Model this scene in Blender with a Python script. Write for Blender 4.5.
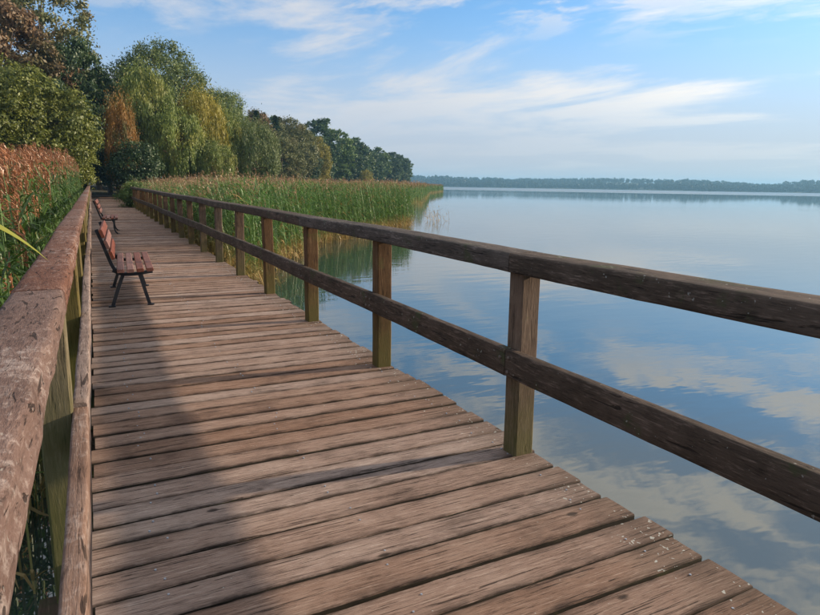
import bpy, math, random
import numpy as np
from mathutils import Matrix, Vector, noise as mnoise

random.seed(7)
rng = np.random.default_rng(11)
R = math.radians
scene = bpy.context.scene
for o in list(bpy.data.objects):
    bpy.data.objects.remove(o)

# ------------------------------------------------------------------ camera
CAM_H = 1.45
fwd = Vector((0.44537, 0.87409, -0.19395)); rgt = Vector((0.89232, -0.45112, 0.01594)); upv = Vector((0.07356, 0.18017, 0.98088))
cd = bpy.data.cameras.new('camera'); cam = bpy.data.objects.new('camera', cd)
scene.collection.objects.link(cam)
cam.matrix_world = Matrix(((rgt.x, upv.x, -fwd.x, 0), (rgt.y, upv.y, -fwd.y, 0), (rgt.z, upv.z, -fwd.z, CAM_H), (0, 0, 0, 1)))
cd.sensor_width = 36; cd.lens = 27.11; cd.clip_start = 0.02; cd.clip_end = 20000
scene.camera = cam

# ------------------------------------------------------------------ light
SUN_EL, SUN_AZ = 17.0, 98.0            # azimuth clockwise from +Y (the boardwalk's direction)
sdir = Vector((math.sin(R(SUN_AZ)) * math.cos(R(SUN_EL)), math.cos(R(SUN_AZ)) * math.cos(R(SUN_EL)), math.sin(R(SUN_EL))))
sl = bpy.data.lights.new('sun', 'SUN'); sl.energy = 4.4; sl.angle = R(1.3); sl.color = (1.0, 0.79, 0.58)
so = bpy.data.objects.new('sun', sl); scene.collection.objects.link(so)
so.rotation_euler = sdir.to_track_quat('Z', 'Y').to_euler()
so.location = (30, -10, 20)

SKY_STRENGTH = 0.10
CLX, CLY, CROT = 88.12, 1.2, 75                   # where the cloud field sits
PUX, PUY = 4.7, 2.9
world = bpy.data.worlds.new('World'); scene.world = world; world.use_nodes = True
wn = world.node_tree; wn.nodes.clear()
class NT:
    def __init__(s, tree): s.t = tree
    def n(s, typ, **kw):
        nd = s.t.nodes.new(typ)
        ins = kw.pop('ins', {})
        for k, v in kw.items(): setattr(nd, k, v)
        for k, v in ins.items():
            if isinstance(v, bpy.types.NodeSocket): s.t.links.new(v, nd.inputs[k])
            else: nd.inputs[k].default_value = v
        return nd
    def link(s, a, b): s.t.links.new(a, b)
    def math(s, op, a, b=None, c=None, clamp=False):
        nd = s.t.nodes.new('ShaderNodeMath'); nd.operation = op; nd.use_clamp = clamp
        for i, v in enumerate((a, b, c)):
            if v is None: continue
            if isinstance(v, bpy.types.NodeSocket): s.t.links.new(v, nd.inputs[i])
            else: nd.inputs[i].default_value = v
        return nd.outputs[0]
    def mix(s, fac, a, b, blend='MIX'):
        nd = s.t.nodes.new('ShaderNodeMix'); nd.data_type = 'RGBA'; nd.blend_type = blend
        for sock, v in ((nd.inputs[0], fac), (nd.inputs[6], a), (nd.inputs[7], b)):
            if isinstance(v, bpy.types.NodeSocket): s.t.links.new(v, sock)
            elif sock.type == 'RGBA': sock.default_value = (*v[:3], 1)
            else: sock.default_value = v
        return nd.outputs[2]
    def ramp(s, fac, stops, interp='LINEAR'):
        nd = s.t.nodes.new('ShaderNodeValToRGB'); cr = nd.color_ramp; cr.interpolation = interp
        while len(cr.elements) < len(stops): cr.elements.new(0.5)
        for e, (p, c) in zip(cr.elements, stops):
            e.position = p; e.color = (*c[:3], 1) if isinstance(c, (tuple, list)) else (c, c, c, 1)
        s.t.links.new(fac, nd.inputs[0]); return nd.outputs[0]
    def smooth(s, v, a, b):
        nd = s.t.nodes.new('ShaderNodeMapRange'); nd.interpolation_type = 'SMOOTHSTEP'
        s.t.links.new(v, nd.inputs[0]); nd.inputs[1].default_value = a; nd.inputs[2].default_value = b
        return nd.outputs[0]
W = NT(wn)
sky = W.n('ShaderNodeTexSky', sky_type='NISHITA', sun_disc=False, sun_elevation=R(SUN_EL), sun_rotation=R(SUN_AZ),
          altitude=20, air_density=1.0, dust_density=0.6, ozone_density=1.6)
tc = W.n('ShaderNodeTexCoord'); gen = tc.outputs['Generated']
sep = W.n('ShaderNodeSeparateXYZ', ins={0: gen})
zc = W.math('MAXIMUM', sep.outputs[2], 0.0)
den = W.math('ADD', zc, 0.07)
px = W.math('DIVIDE', sep.outputs[0], den); py = W.math('DIVIDE', sep.outputs[1], den)
pv = W.n('ShaderNodeCombineXYZ', ins={0: px, 1: py, 2: 0.0}).outputs[0]
pr_ = W.n('ShaderNodeMapping', ins={0: pv, 'Rotation': (0, 0, R(CROT))}).outputs[0]
mp = W.n('ShaderNodeMapping', ins={0: pr_, 'Location': (CLX, CLY, 0), 'Scale': (0.52, 0.80, 1)}).outputs[0]
n1 = W.n('ShaderNodeTexNoise', ins={'Vector': mp, 'Scale': 0.9, 'Detail': 9.0, 'Roughness': 0.60, 'Distortion': 0.4}).outputs[0]
mp2 = W.n('ShaderNodeMapping', ins={0: pr_, 'Location': (9.3+CLX, 4.1, 0), 'Scale': (0.2, 0.34, 1)}).outputs[0]
n2 = W.n('ShaderNodeTexNoise', ins={'Vector': mp2, 'Scale': 1.0, 'Detail': 3.0, 'Roughness': 0.5}).outputs[0]
cl = W.math('ADD', W.math('MULTIPLY', n1, 0.72), W.math('MULTIPLY', n2, 0.38))
cfac = W.smooth(cl, 0.535, 0.66)
# puffy altocumulus, thicker higher up (the lake mirrors it)
mp3 = W.n('ShaderNodeMapping', ins={0: pr_, 'Location': (PUX, PUY, 0), 'Scale': (1.0, 1.4, 1)}).outputs[0]
n3 = W.n('ShaderNodeTexNoise', ins={'Vector': mp3, 'Scale': 1.9, 'Detail': 8.0, 'Roughness': 0.60, 'Distortion': 0.3}).outputs[0]
hi3 = W.math('MULTIPLY', W.smooth(n3, 0.465, 0.62), W.smooth(sep.outputs[2], 0.18, 0.30))
cfac = W.math('MAXIMUM', cfac, hi3)
skyc = W.mix(1.0, sky.outputs[0], (0.74, 1.10, 1.42), 'MULTIPLY')
veil = W.math('MULTIPLY', W.smooth(sep.outputs[2], 0.28, 0.03), 0.84)       # thin high haze towards the horizon
skyc = W.mix(W.math('MULTIPLY', W.smooth(sep.outputs[2], 0.25, 0.42), 0.6), skyc, (3.8, 3.9, 4.2))      # thin cirrus sheet overhead
skyv = W.mix(veil, skyc, (4.0, 3.85, 4.5))
dotn = W.n('ShaderNodeVectorMath', operation='DOT_PRODUCT', ins={0: gen, 1: tuple(sdir)}).outputs['Value']
near = W.smooth(dotn, 0.25, 0.95)
cloudc = W.mix(near, (5.5, 5.3, 5.25), (9.8, 8.7, 7.3))
thick = W.math('MAXIMUM', W.smooth(cl, 0.62, 0.80), W.math('MULTIPLY', W.smooth(n3, 0.54, 0.68), hi3))
cloudc = W.mix(W.math('MULTIPLY', thick, 0.3), cloudc, (4.5, 4.4, 4.5))
low = W.smooth(sep.outputs[2], 0.06, 0.16)
out = W.mix(W.math('MULTIPLY', W.math('MULTIPLY', cfac, 0.85), W.math('ADD', W.math('MULTIPLY', low, 0.80), 0.20)), skyv, cloudc)
bg = W.n('ShaderNodeBackground', ins={'Color': out, 'Strength': SKY_STRENGTH})
wo = W.n('ShaderNodeOutputWorld'); W.link(bg.outputs[0], wo.inputs[0])

scene.render.engine = 'CYCLES'
scene.view_settings.view_transform = 'Standard'; scene.view_settings.look = 'None'
scene.view_settings.exposure = 0.58; scene.view_settings.gamma = 1.0; scene.view_settings.use_curve_mapping = False
scene.cycles.use_denoising = True
scene.cycles.max_bounces = 6; scene.cycles.diffuse_bounces = 3; scene.cycles.glossy_bounces = 3
scene.cycles.transmission_bounces = 4; scene.cycles.volume_bounces = 0; scene.cycles.transparent_max_bounces = 8
scene.cycles.caustics_reflective = False; scene.cycles.caustics_refractive = False
scene.cycles.sample_clamp_indirect = 6.0

# ------------------------------------------------------------------ helpers
COL = scene.collection
WATER = -0.65
def link(o): COL.objects.link(o); return o
def tag(o, label=None, cat=None, group=None, kind=None):
    if label: o['label'] = label
    if cat: o['category'] = cat
    if group: o['group'] = group
    if kind: o['kind'] = kind
    return o
def empty(name, loc=(0, 0, 0), rz=0.0):
    o = link(bpy.data.objects.new(name, None)); o.location = loc; o.rotation_euler = (0, 0, rz); o.empty_display_size = 0.2
    return o
def mesh_np(name, V, F, cols=None, smooth=False):
    """V (n,3) floats, F (m,k) ints with one k."""
    V = np.asarray(V, np.float32); F = np.asarray(F, np.int32)
    me = bpy.data.meshes.new(name); m, k = F.shape
    me.vertices.add(len(V)); me.vertices.foreach_set('co', V.ravel())
    me.loops.add(m * k); me.loops.foreach_set('vertex_index', F.ravel())
    me.polygons.add(m); me.polygons.foreach_set('loop_start', np.arange(0, m * k, k, dtype=np.int32))
    me.polygons.foreach_set('use_smooth', np.full(m, smooth))
    if cols is not None:
        a = me.attributes.new('tint', 'FLOAT_COLOR', 'POINT')
        c = np.ones((len(V), 4), np.float32); c[:, :3] = cols; a.data.foreach_set('color', c.ravel())
    me.update(calc_edges=True); me.validate()
    return me
class MB:
    def __init__(s): s.v = []; s.f = []
    def box(s, c, d, rot=None):
        b = len(s.v); c = Vector(c)
        for x, y, z in ((-1,-1,-1),(1,-1,-1),(1,1,-1),(-1,1,-1),(-1,-1,1),(1,-1,1),(1,1,1),(-1,1,1)):
            p = Vector((x*d[0]/2, y*d[1]/2, z*d[2]/2))
            if rot: p = rot @ p
            s.v.append(tuple(p + c))
        for q in ((0,3,2,1),(4,5,6,7),(0,1,5,4),(1,2,6,5),(2,3,7,6),(3,0,4,7)): s.f.append(tuple(b+i for i in q))
    def tube(s, pts, rad, n=7):
        b = len(s.v); pts = [Vector(p) for p in pts]
        for i, p in enumerate(pts):
            d = (pts[min(i+1, len(pts)-1)] - pts[max(i-1, 0)]).normalized()
            a = d.orthogonal().normalized() if abs(d.z) < 0.95 else Vector((1, 0, 0)); c = d.cross(a).normalized(); a = c.cross(d)
            for k in range(n):
                t = 2*math.pi*k/n; s.v.append(tuple(p + (a*math.cos(t) + c*math.sin(t))*rad[i]))
        for i in range(len(pts)-1):
            for k in range(n):
                s.f.append((b+i*n+k, b+i*n+(k+1) % n, b+(i+1)*n+(k+1) % n, b+(i+1)*n+k))
        s.f.append(tuple(b+k for k in reversed(range(n)))); s.f.append(tuple(b+(len(pts)-1)*n+k for k in range(n)))
    def grid(s, rows, close=False, caps=False):
        """rows: list of equal-length point lists; consecutive rows are joined; close joins the ring of each row."""
        b = len(s.v); n = len(rows[0])
        for r in rows: s.v += [tuple(p) for p in r]
        for i in range(len(rows)-1):
            for k in range(n if close else n-1):
                k2 = (k+1) % n
                s.f.append((b+i*n+k, b+i*n+k2, b+(i+1)*n+k2, b+(i+1)*n+k))
        if caps:
            s.f.append(tuple(b+k for k in reversed(range(n)))); s.f.append(tuple(b+(len(rows)-1)*n+k for k in range(n)))
    def mesh(s, name, smooth=False):
        me = bpy.data.meshes.new(name); me.from_pydata(s.v, [], s.f)
        if smooth: me.polygons.foreach_set('use_smooth', [True]*len(me.polygons))
        me.update(); return me
    def build(s, name, mat, parent=None, smooth=False):
        return obj(name, s.mesh(name, smooth), mat, parent)
def obj(name, me, mat=None, parent=None):
    o = link(bpy.data.objects.new(name, me))
    if mat and not len(me.materials): me.materials.append(mat)
    if parent: o.parent = parent
    return o
def nz(x, y=0.0, z=0.0): return mnoise.noise(Vector((x, y, z)))

# ------------------------------------------------------------------ materials
def new_mat(name):
    m = bpy.data.materials.new(name); m.use_nodes = True; m.node_tree.nodes.clear(); return m, NT(m.node_tree)
def finish(T, shader): o = T.n('ShaderNodeOutputMaterial'); T.link(shader, o.inputs[0])

def wood(name, dark, mid, light, axis='X', fine=55.0, long=2.2, moss=None, moss_amt=0.0, lichen=0.0, edge_lichen=False, rough=0.82, bump=0.5, var=0.35, scrape=0.0, end_z=None, cracks=1.0, knots=False):
    """weathered timber: grain along one local axis, cracks, blotches, optional moss, pale lichen and scraped patches"""
    m, T = new_mat(name)
    tcn = T.n('ShaderNodeTexCoord'); info = T.n('ShaderNodeObjectInfo')
    off = T.math('MULTIPLY', info.outputs['Random'], 41.0)
    offv = T.n('ShaderNodeCombineXYZ', ins={0: off, 1: off, 2: off}).outputs[0]
    co = T.n('ShaderNodeVectorMath', operation='ADD', ins={0: tcn.outputs['Object'], 1: offv}).outputs[0]
    def strc(l, c):
        s = {'X': (l, c, c), 'Y': (c, l, c), 'Z': (c, c, l)}[axis]
        return T.n('ShaderNodeMapping', ins={0: co, 'Scale': s}).outputs[0]
    g = T.n('ShaderNodeTexNoise', ins={'Vector': strc(long*1.8, fine*1.1), 'Scale': 1.0, 'Detail': 8.0, 'Roughness': 0.72, 'Distortion': 0.6}).outputs[0]
    g2 = T.n('ShaderNodeTexNoise', ins={'Vector': strc(long*0.5, fine*0.25), 'Scale': 1.0, 'Detail': 4.0, 'Roughness': 0.6, 'Distortion': 1.5}).outputs[0]
    blot = T.n('ShaderNodeTexNoise', ins={'Vector': co, 'Scale': 3.1, 'Detail': 5.0, 'Roughness': 0.62}).outputs[0]
    cr = T.n('ShaderNodeTexNoise', ins={'Vector': strc(long*1.1, fine*0.8), 'Scale': 1.0, 'Detail': 5.0, 'Roughness': 0.6, 'Distortion': 0.9}).outputs[0]
    crack = T.smooth(cr, 0.405, 0.355)
    if cracks < 1: crack = T.math('MULTIPLY', crack, cracks)
    fib = T.n('ShaderNodeTexNoise', ins={'Vector': strc(long*5.0, fine*2.8), 'Scale': 1.0, 'Detail': 4.0, 'Roughness': 0.7, 'Distortion': 0.3}).outputs[0]
    gg = T.math('ADD', T.math('MULTIPLY', T.math('ADD', T.math('MULTIPLY', g, 0.5), T.math('MULTIPLY', fib, 0.5)), 0.8), T.math('MULTIPLY', g2, 0.2))
    c = T.ramp(gg, [(0.405, dark), (0.475, mid), (0.525, mid), (0.60, light)])
    c = T.mix(T.math('MULTIPLY', T.smooth(blot, 0.45, 0.70), 0.28), c, light)
    c = T.mix(T.math('MULTIPLY', T.smooth(blot, 0.48, 0.30), 0.40), c, dark)
    # piece to piece variation
    v = T.math('ADD', T.math('MULTIPLY', info.outputs['Random'], var), 1.0-var*0.5)
    hs = T.n('ShaderNodeHueSaturation', ins={'Value': v, 'Saturation': T.math('ADD', T.math('MULTIPLY', info.outputs['Random'], -0.45), 1.15), 'Color': c}).outputs[0]
    c = hs
    if scrape > 0:
        sc_ = T.n('ShaderNodeTexNoise', ins={'Vector': strc(26.0, 38.0), 'Scale': 1.0, 'Detail': 9.0, 'Roughness': 0.75}).outputs[0]
        sb = T.n('ShaderNodeTexNoise', ins={'Vector': co, 'Scale': 2.3, 'Detail': 3.0}).outputs[0]
        f = T.math('MULTIPLY', T.smooth(T.math('ADD', sc_, T.math('MULTIPLY', sb, 0.4)), 0.70, 0.88), scrape)
        c = T.mix(f, c, (0.46, 0.40, 0.37))
    c = T.mix(T.math('MULTIPLY', crack, 0.8), c, tuple(x*0.22 for x in dark))
    if knots:
        gr = T.n('ShaderNodeAttribute', attribute_name='grime').outputs['Fac']
        gn = T.n('ShaderNodeTexNoise', ins={'Vector': strc(5.0, 16.0), 'Scale': 1.0, 'Detail': 5.0, 'Roughness': 0.65}).outputs[0]
        c = T.mix(T.math('MULTIPLY', T.math('MULTIPLY', gr, T.smooth(gn, 0.32, 0.62)), 0.85), c, tuple(x*0.55 for x in dark))
        vo = T.n('ShaderNodeTexVoronoi', ins={'Vector': strc(3.6, 6.5), 'Scale': 1.0, 'Randomness': 1.0})
        vr = T.n('ShaderNodeSeparateXYZ', ins={0: vo.outputs['Color']}).outputs[0]
        kd = T.math('ADD', vo.outputs['Distance'], T.math('MULTIPLY', T.math('SUBTRACT', g, 0.5), 0.12))
        kn = T.math('MULTIPLY', T.smooth(kd, 0.13, 0.07), T.math('GREATER_THAN', vr, 0.72))
        c = T.mix(T.math('MULTIPLY', kn, 0.85), c, tuple(x*0.35 for x in dark))
        crack = T.math('MAXIMUM', crack, T.math('MULTIPLY', kn, 0.6))
    if moss:
        ms = T.n('ShaderNodeTexNoise', ins={'Vector': co, 'Scale': 5.0, 'Detail': 7.0, 'Roughness': 0.65}).outputs[0]
        f = T.smooth(ms, 0.62-0.3*moss_amt, 0.74-0.3*moss_amt)
        if end_z is not None:      # moss climbs from the foot of the piece
            zz = T.n('ShaderNodeSeparateXYZ', ins={0: tcn.outputs['Object']}).outputs[2]
            f = T.math('MAXIMUM', T.math('MULTIPLY', f, 0.6), T.math('MULTIPLY', T.smooth(T.math('SUBTRACT', zz, T.math('MULTIPLY', ms, 0.8)), end_z, end_z-0.75), 0.85))
        c = T.mix(T.math('MULTIPLY', f, 0.75), c, moss)
    sp = T.n('ShaderNodeTexNoise', ins={'Vector': co, 'Scale': 46.0, 'Detail': 2.0, 'Roughness': 0.5}).outputs[0]
    spb = T.n('ShaderNodeTexNoise', ins={'Vector': co, 'Scale': 5.0, 'Detail': 2.0}).outputs[0]
    spv = T.math('ADD', sp, T.math('MULTIPLY', spb, 0.3))
    if edge_lichen:
        xx = T.n('ShaderNodeSeparateXYZ', ins={0: tcn.outputs['Object']}).outputs[0]
        e = T.smooth(xx, 1.55, 2.1)
        spv = T.math('ADD', T.math('SUBTRACT', spv, 0.075), T.math('MULTIPLY', e, 0.115))
        wet = T.math('MULTIPLY', T.smooth(T.math('ADD', xx, T.math('MULTIPLY', blot, 0.5)), 1.95, 2.3), 0.45)
        c = T.mix(wet, c, (0.085, 0.06, 0.042))
    if lichen > 0:
        f = T.math('MULTIPLY', T.smooth(spv, 0.865, 0.885), lichen)
        c = T.mix(f, c, (0.50, 0.52, 0.48))
    b = T.math('ADD', T.math('MULTIPLY', gg, 1.3), T.math('MULTIPLY', crack, -0.9))
    b = T.math('ADD', b, T.math('MULTIPLY', blot, 0.35))
    bp = T.n('ShaderNodeBump', ins={'Height': b, 'Strength': bump, 'Distance': 0.012}).outputs[0]
    p = T.n('ShaderNodeBsdfPrincipled', ins={'Base Color': c, 'Roughness': rough, 'Normal': bp, 'Specular IOR Level': 0.25})
    finish(T, p.outputs[0]); return m

M = {}
M['plank'] = wood('weathered_deck_wood', (0.050, 0.030, 0.023), (0.305, 0.200, 0.150), (0.52, 0.395, 0.32), 'X', fine=135, long=3.0, lichen=0.9, edge_lichen=True, bump=0.85, var=0.32, knots=True)
M['plank_side'] = wood('gap_shade_plank_side', (0.012, 0.010, 0.007), (0.030, 0.024, 0.016), (0.06, 0.05, 0.03), 'X', moss=(0.05, 0.05, 0.015), moss_amt=0.15)  # mossy plank sides coloured near black, painting shade into the deck gaps
M['rail_left'] = wood('scuffed_handrail_wood', (0.050, 0.024, 0.017), (0.135, 0.067, 0.047), (0.215, 0.13, 0.10), 'Y', fine=48, long=6.0, lichen=0.3, scrape=0.48, bump=0.9, var=0.1)
M['mid_left'] = wood('scuffed_board_wood', (0.075, 0.045, 0.034), (0.19, 0.122, 0.094), (0.32, 0.24, 0.20), 'Y', fine=60, long=3.0, scrape=0.35, bump=0.6, var=0.2)
M['rail_right'] = wood('dark_handrail_wood', (0.024, 0.018, 0.013), (0.064, 0.047, 0.035), (0.18, 0.135, 0.108), 'Y', fine=50, long=3.0, moss=(0.05, 0.06, 0.024), moss_amt=0.2, lichen=0.35, bump=0.5, var=0.2)
M['post'] = wood('mossy_post_wood', (0.042, 0.024, 0.013), (0.125, 0.072, 0.038), (0.225, 0.142, 0.08), 'Z', fine=45, long=3.0, moss=(0.10, 0.105, 0.026), moss_amt=0.12, end_z=0.25, bump=0.45, var=0.3, cracks=0.6)
M['post_wet'] = wood('green_post_wood', (0.05, 0.042, 0.02), (0.14, 0.11, 0.045), (0.23, 0.18, 0.09), 'Z', fine=45, long=3.0, moss=(0.075, 0.085, 0.014), moss_amt=0.35, end_z=0.55, bump=0.45, var=0.2, cracks=0.6)
M['beam'] = wood('dark_beam_wood', (0.03, 0.022, 0.016), (0.075, 0.055, 0.04), (0.13, 0.10, 0.075), 'Y', moss=(0.04, 0.05, 0.02), moss_amt=0.4)
M['slat'] = wood('varnished_slat_wood', (0.075, 0.026, 0.018), (0.18, 0.066, 0.045), (0.30, 0.135, 0.10), 'Y', fine=70, long=2.5, rough=0.55, bump=0.25, var=0.35, cracks=0.4)

def simple(name, col, rough=0.6, metal=0.0, nscale=30.0, amt=0.25, bump=0.15):
    m, T = new_mat(name); t = T.n('ShaderNodeTexCoord').outputs['Object']
    n = T.n('ShaderNodeTexNoise', ins={'Vector': t, 'Scale': nscale, 'Detail': 5.0}).outputs[0]
    c = T.mix(T.math('MULTIPLY', n, amt), col, tuple(min(1, x*2.2+0.02) for x in col))
    bp = T.n('ShaderNodeBump', ins={'Height': n, 'Strength': bump, 'Distance': 0.005}).outputs[0]
    p = T.n('ShaderNodeBsdfPrincipled', ins={'Base Color': c, 'Roughness': rough, 'Metallic': metal, 'Normal': bp}); finish(T, p.outputs[0]); return m
M['iron'] = simple('black_cast_iron', (0.012, 0.014, 0.02), 0.42)
M['iron_rust'] = simple('rusty_bolt', (0.11, 0.085, 0.07), 0.65, 0.2)
M['screw'] = simple('zinc_screw', (0.34, 0.37, 0.42), 0.4, 0.6)
M['bark'] = simple('tree_bark', (0.075, 0.055, 0.042), 0.9, 0, 9.0, 0.5, 0.5)
M['bark_red'] = simple('reddish_willow_bark', (0.14, 0.075, 0.05), 0.9, 0, 9.0, 0.5, 0.5)

def foliage(name, c1, c2, trans=0.26, patch=None, pamt=0.0, pscale=0.25):
    m, T = new_mat(name)
    geo = T.n('ShaderNodeNewGeometry'); t = T.n('ShaderNodeTexCoord').outputs['Object']; info = T.n('ShaderNodeObjectInfo')
    n = T.n('ShaderNodeTexNoise', ins={'Vector': t, 'Scale': 0.45, 'Detail': 3.0}).outputs[0]
    f = T.math('ADD', T.math('MULTIPLY', geo.outputs['Random Per Island'], 0.55), T.math('MULTIPLY', T.smooth(n, 0.35, 0.65), 0.45))
    c = T.mix(f, c1, c2)
    if patch:
        n2 = T.n('ShaderNodeTexNoise', ins={'Vector': t, 'Scale': pscale, 'Detail': 2.0}).outputs[0]
        c = T.mix(T.math('MULTIPLY', T.smooth(n2, 0.5, 0.66), pamt), c, patch)
    v = T.math('ADD', T.math('MULTIPLY', info.outputs['Random'], 0.3), 0.85)
    c = T.n('ShaderNodeHueSaturation', ins={'Value': v, 'Color': c}).outputs[0]
    d = T.n('ShaderNodeBsdfDiffuse', ins={'Color': c}); tr = T.n('ShaderNodeBsdfTranslucent', ins={'Color': c})
    gl = T.n('ShaderNodeBsdfGlossy', ins={'Color': (0.8, 0.85, 0.8, 1), 'Roughness': 0.5})
    a = T.n('ShaderNodeMixShader', ins={0: trans, 1: d.outputs[0], 2: tr.outputs[0]})
    b = T.n('ShaderNodeMixShader', ins={0: 0.04, 1: a.outputs[0], 2: gl.outputs[0]})
    finish(T, b.outputs[0]); return m
M['leaf_dark'] = foliage('dark_green_leaves', (0.027, 0.056, 0.020), (0.073, 0.128, 0.039))
M['leaf_green'] = foliage('mid_green_leaves', (0.061, 0.110, 0.027), (0.146, 0.220, 0.055))
M['leaf_olive'] = foliage('olive_yellow_leaves', (0.081, 0.105, 0.016), (0.200, 0.219, 0.036))
M['leaf_willow'] = foliage('grey_green_willow_leaves', (0.085, 0.128, 0.039), (0.201, 0.256, 0.083))
M['leaf_weep'] = foliage('green_weeping_leaves', (0.104, 0.152, 0.027), (0.244, 0.299, 0.061), patch=(0.342, 0.305, 0.049), pamt=0.5, pscale=0.3)
M['leaf_yellow'] = foliage('yellowing_leaves', (0.209, 0.190, 0.019), (0.457, 0.381, 0.043), patch=(0.143, 0.190, 0.034), pamt=0.7)
M['leaf_orange'] = foliage('orange_autumn_leaves', (0.246, 0.105, 0.013), (0.432, 0.220, 0.027), patch=(0.115, 0.130, 0.029), pamt=0.9, pscale=0.7)
M['leaf_brown'] = foliage('copper_brown_leaves', (0.104, 0.067, 0.037), (0.232, 0.140, 0.073), patch=(0.098, 0.116, 0.037), pamt=0.6)
M['leaf_grey'] = foliage('dull_grey_green_leaves', (0.091, 0.110, 0.039), (0.213, 0.220, 0.085), patch=(0.232, 0.159, 0.067), pamt=0.5)
M['leaf_conifer'] = foliage('blackish_conifer_needles', (0.017, 0.039, 0.020), (0.046, 0.083, 0.039))
M['leaf_far'] = foliage('far_wood_leaves', (0.014, 0.032, 0.022), (0.030, 0.058, 0.034), trans=0.2)

def tinted(name, trans=0.3, rough=0.5):
    m, T = new_mat(name); a = T.n('ShaderNodeAttribute', attribute_name='tint')
    geo = T.n('ShaderNodeNewGeometry')
    c = T.n('ShaderNodeHueSaturation', ins={'Value': T.math('ADD', T.math('MULTIPLY', geo.outputs['Random Per Island'], 0.6), 0.7), 'Color': a.outputs[0]}).outputs[0]
    d = T.n('ShaderNodeBsdfDiffuse', ins={'Color': c}); tr = T.n('ShaderNodeBsdfTranslucent', ins={'Color': c})
    gl = T.n('ShaderNodeBsdfGlossy', ins={'Color': (0.9, 0.95, 0.9, 1), 'Roughness': 0.42})
    x = T.n('ShaderNodeMixShader', ins={0: trans, 1: d.outputs[0], 2: tr.outputs[0]})
    y = T.n('ShaderNodeMixShader', ins={0: 0.05, 1: x.outputs[0], 2: gl.outputs[0]})
    finish(T, y.outputs[0]); return m
M['reed'] = tinted('reed_leaves_and_plumes')

def water_mat():
    m, T = new_mat('lake_water'); geo = T.n('ShaderNodeNewGeometry'); P = geo.outputs['Position']
    a = T.n('ShaderNodeMapping', ins={0: P, 'Rotation': (0, 0, R(-27)), 'Scale': (0.8, 2.2, 1)}).outputs[0]
    w1 = T.n('ShaderNodeTexNoise', ins={'Vector': a, 'Scale': 1.1, 'Detail': 3.0, 'Roughness': 0.5}).outputs[0]
    a2 = T.n('ShaderNodeMapping', ins={0: P, 'Rotation': (0, 0, R(-27)), 'Scale': (0.0035, 0.014, 1)}).outputs[0]
    w2 = T.n('ShaderNodeTexNoise', ins={'Vector': a2, 'Scale': 1.0, 'Detail': 3.0, 'Roughness': 0.55}).outputs[0]
    rad = T.n('ShaderNodeVectorMath', operation='LENGTH', ins={0: P}).outputs['Value']
    wind = T.math('MULTIPLY', T.smooth(T.math('ADD', rad, T.math('MULTIPLY', w2, 160.0)), 400.0, 560.0), 1.0)      # breeze ruffling the far reach of the lake
    rough = T.math('ADD', T.math('MULTIPLY', wind, 0.22), 0.02)
    wind = T.math('MULTIPLY', wind, 0.25)
    st = T.math('ADD', T.math('ADD', T.math('MULTIPLY', T.smooth(w2, 0.45, 0.62), 0.014), 0.005), wind)
    bp = T.n('ShaderNodeBump', ins={'Height': w1, 'Strength': st, 'Distance': 0.35}).outputs[0]
    p = T.n('ShaderNodeBsdfPrincipled', ins={'Base Color': (0.026, 0.050, 0.047, 1), 'Roughness': rough, 'IOR': 2.5, 'Normal': bp})
    finish(T, p.outputs[0]); return m
M['water'] = water_mat()
def ground_mat(name, c1, c2, c3, sc=0.35):
    m, T = new_mat(name); P = T.n('ShaderNodeNewGeometry').outputs['Position']
    n = T.n('ShaderNodeTexNoise', ins={'Vector': P, 'Scale': sc, 'Detail': 6.0}).outputs[0]
    n2 = T.n('ShaderNodeTexNoise', ins={'Vector': P, 'Scale': sc*14, 'Detail': 6.0}).outputs[0]
    c = T.ramp(n, [(0.35, c1), (0.52, c2), (0.66, c3)])
    c = T.mix(T.math('MULTIPLY', n2, 0.5), c, c1)
    bp = T.n('ShaderNodeBump', ins={'Height': n2, 'Strength': 0.6, 'Distance': 0.1}).outputs[0]
    p = T.n('ShaderNodeBsdfPrincipled', ins={'Base Color': c, 'Roughness': 0.95, 'Normal': bp}); finish(T, p.outputs[0]); return m
M['soil'] = ground_mat('shore_soil', (0.030, 0.026, 0.016), (0.045, 0.05, 0.02), (0.06, 0.075, 0.025))
M['path'] = ground_mat('trodden_path', (0.085, 0.066, 0.05), (0.13, 0.10, 0.075), (0.16, 0.13, 0.10), 1.2)
M['hill'] = ground_mat('far_fields', (0.025, 0.045, 0.025), (0.035, 0.06, 0.028), (0.17, 0.16, 0.08), 0.006)
# ------------------------------------------------------------------ setting: lake, land, far shore
def sheet(name, pts, mat):
    m = MB(); m.v = [tuple(p) for p in pts]; m.f = [tuple(range(len(pts)))]; o = m.build(name, mat); tag(o, kind='structure'); return o
sheet('lake', [(-7000, -7000, WATER), (7000, -7000, WATER), (7000, 7000, WATER), (-7000, 7000, WATER)], M['water'])

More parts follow.
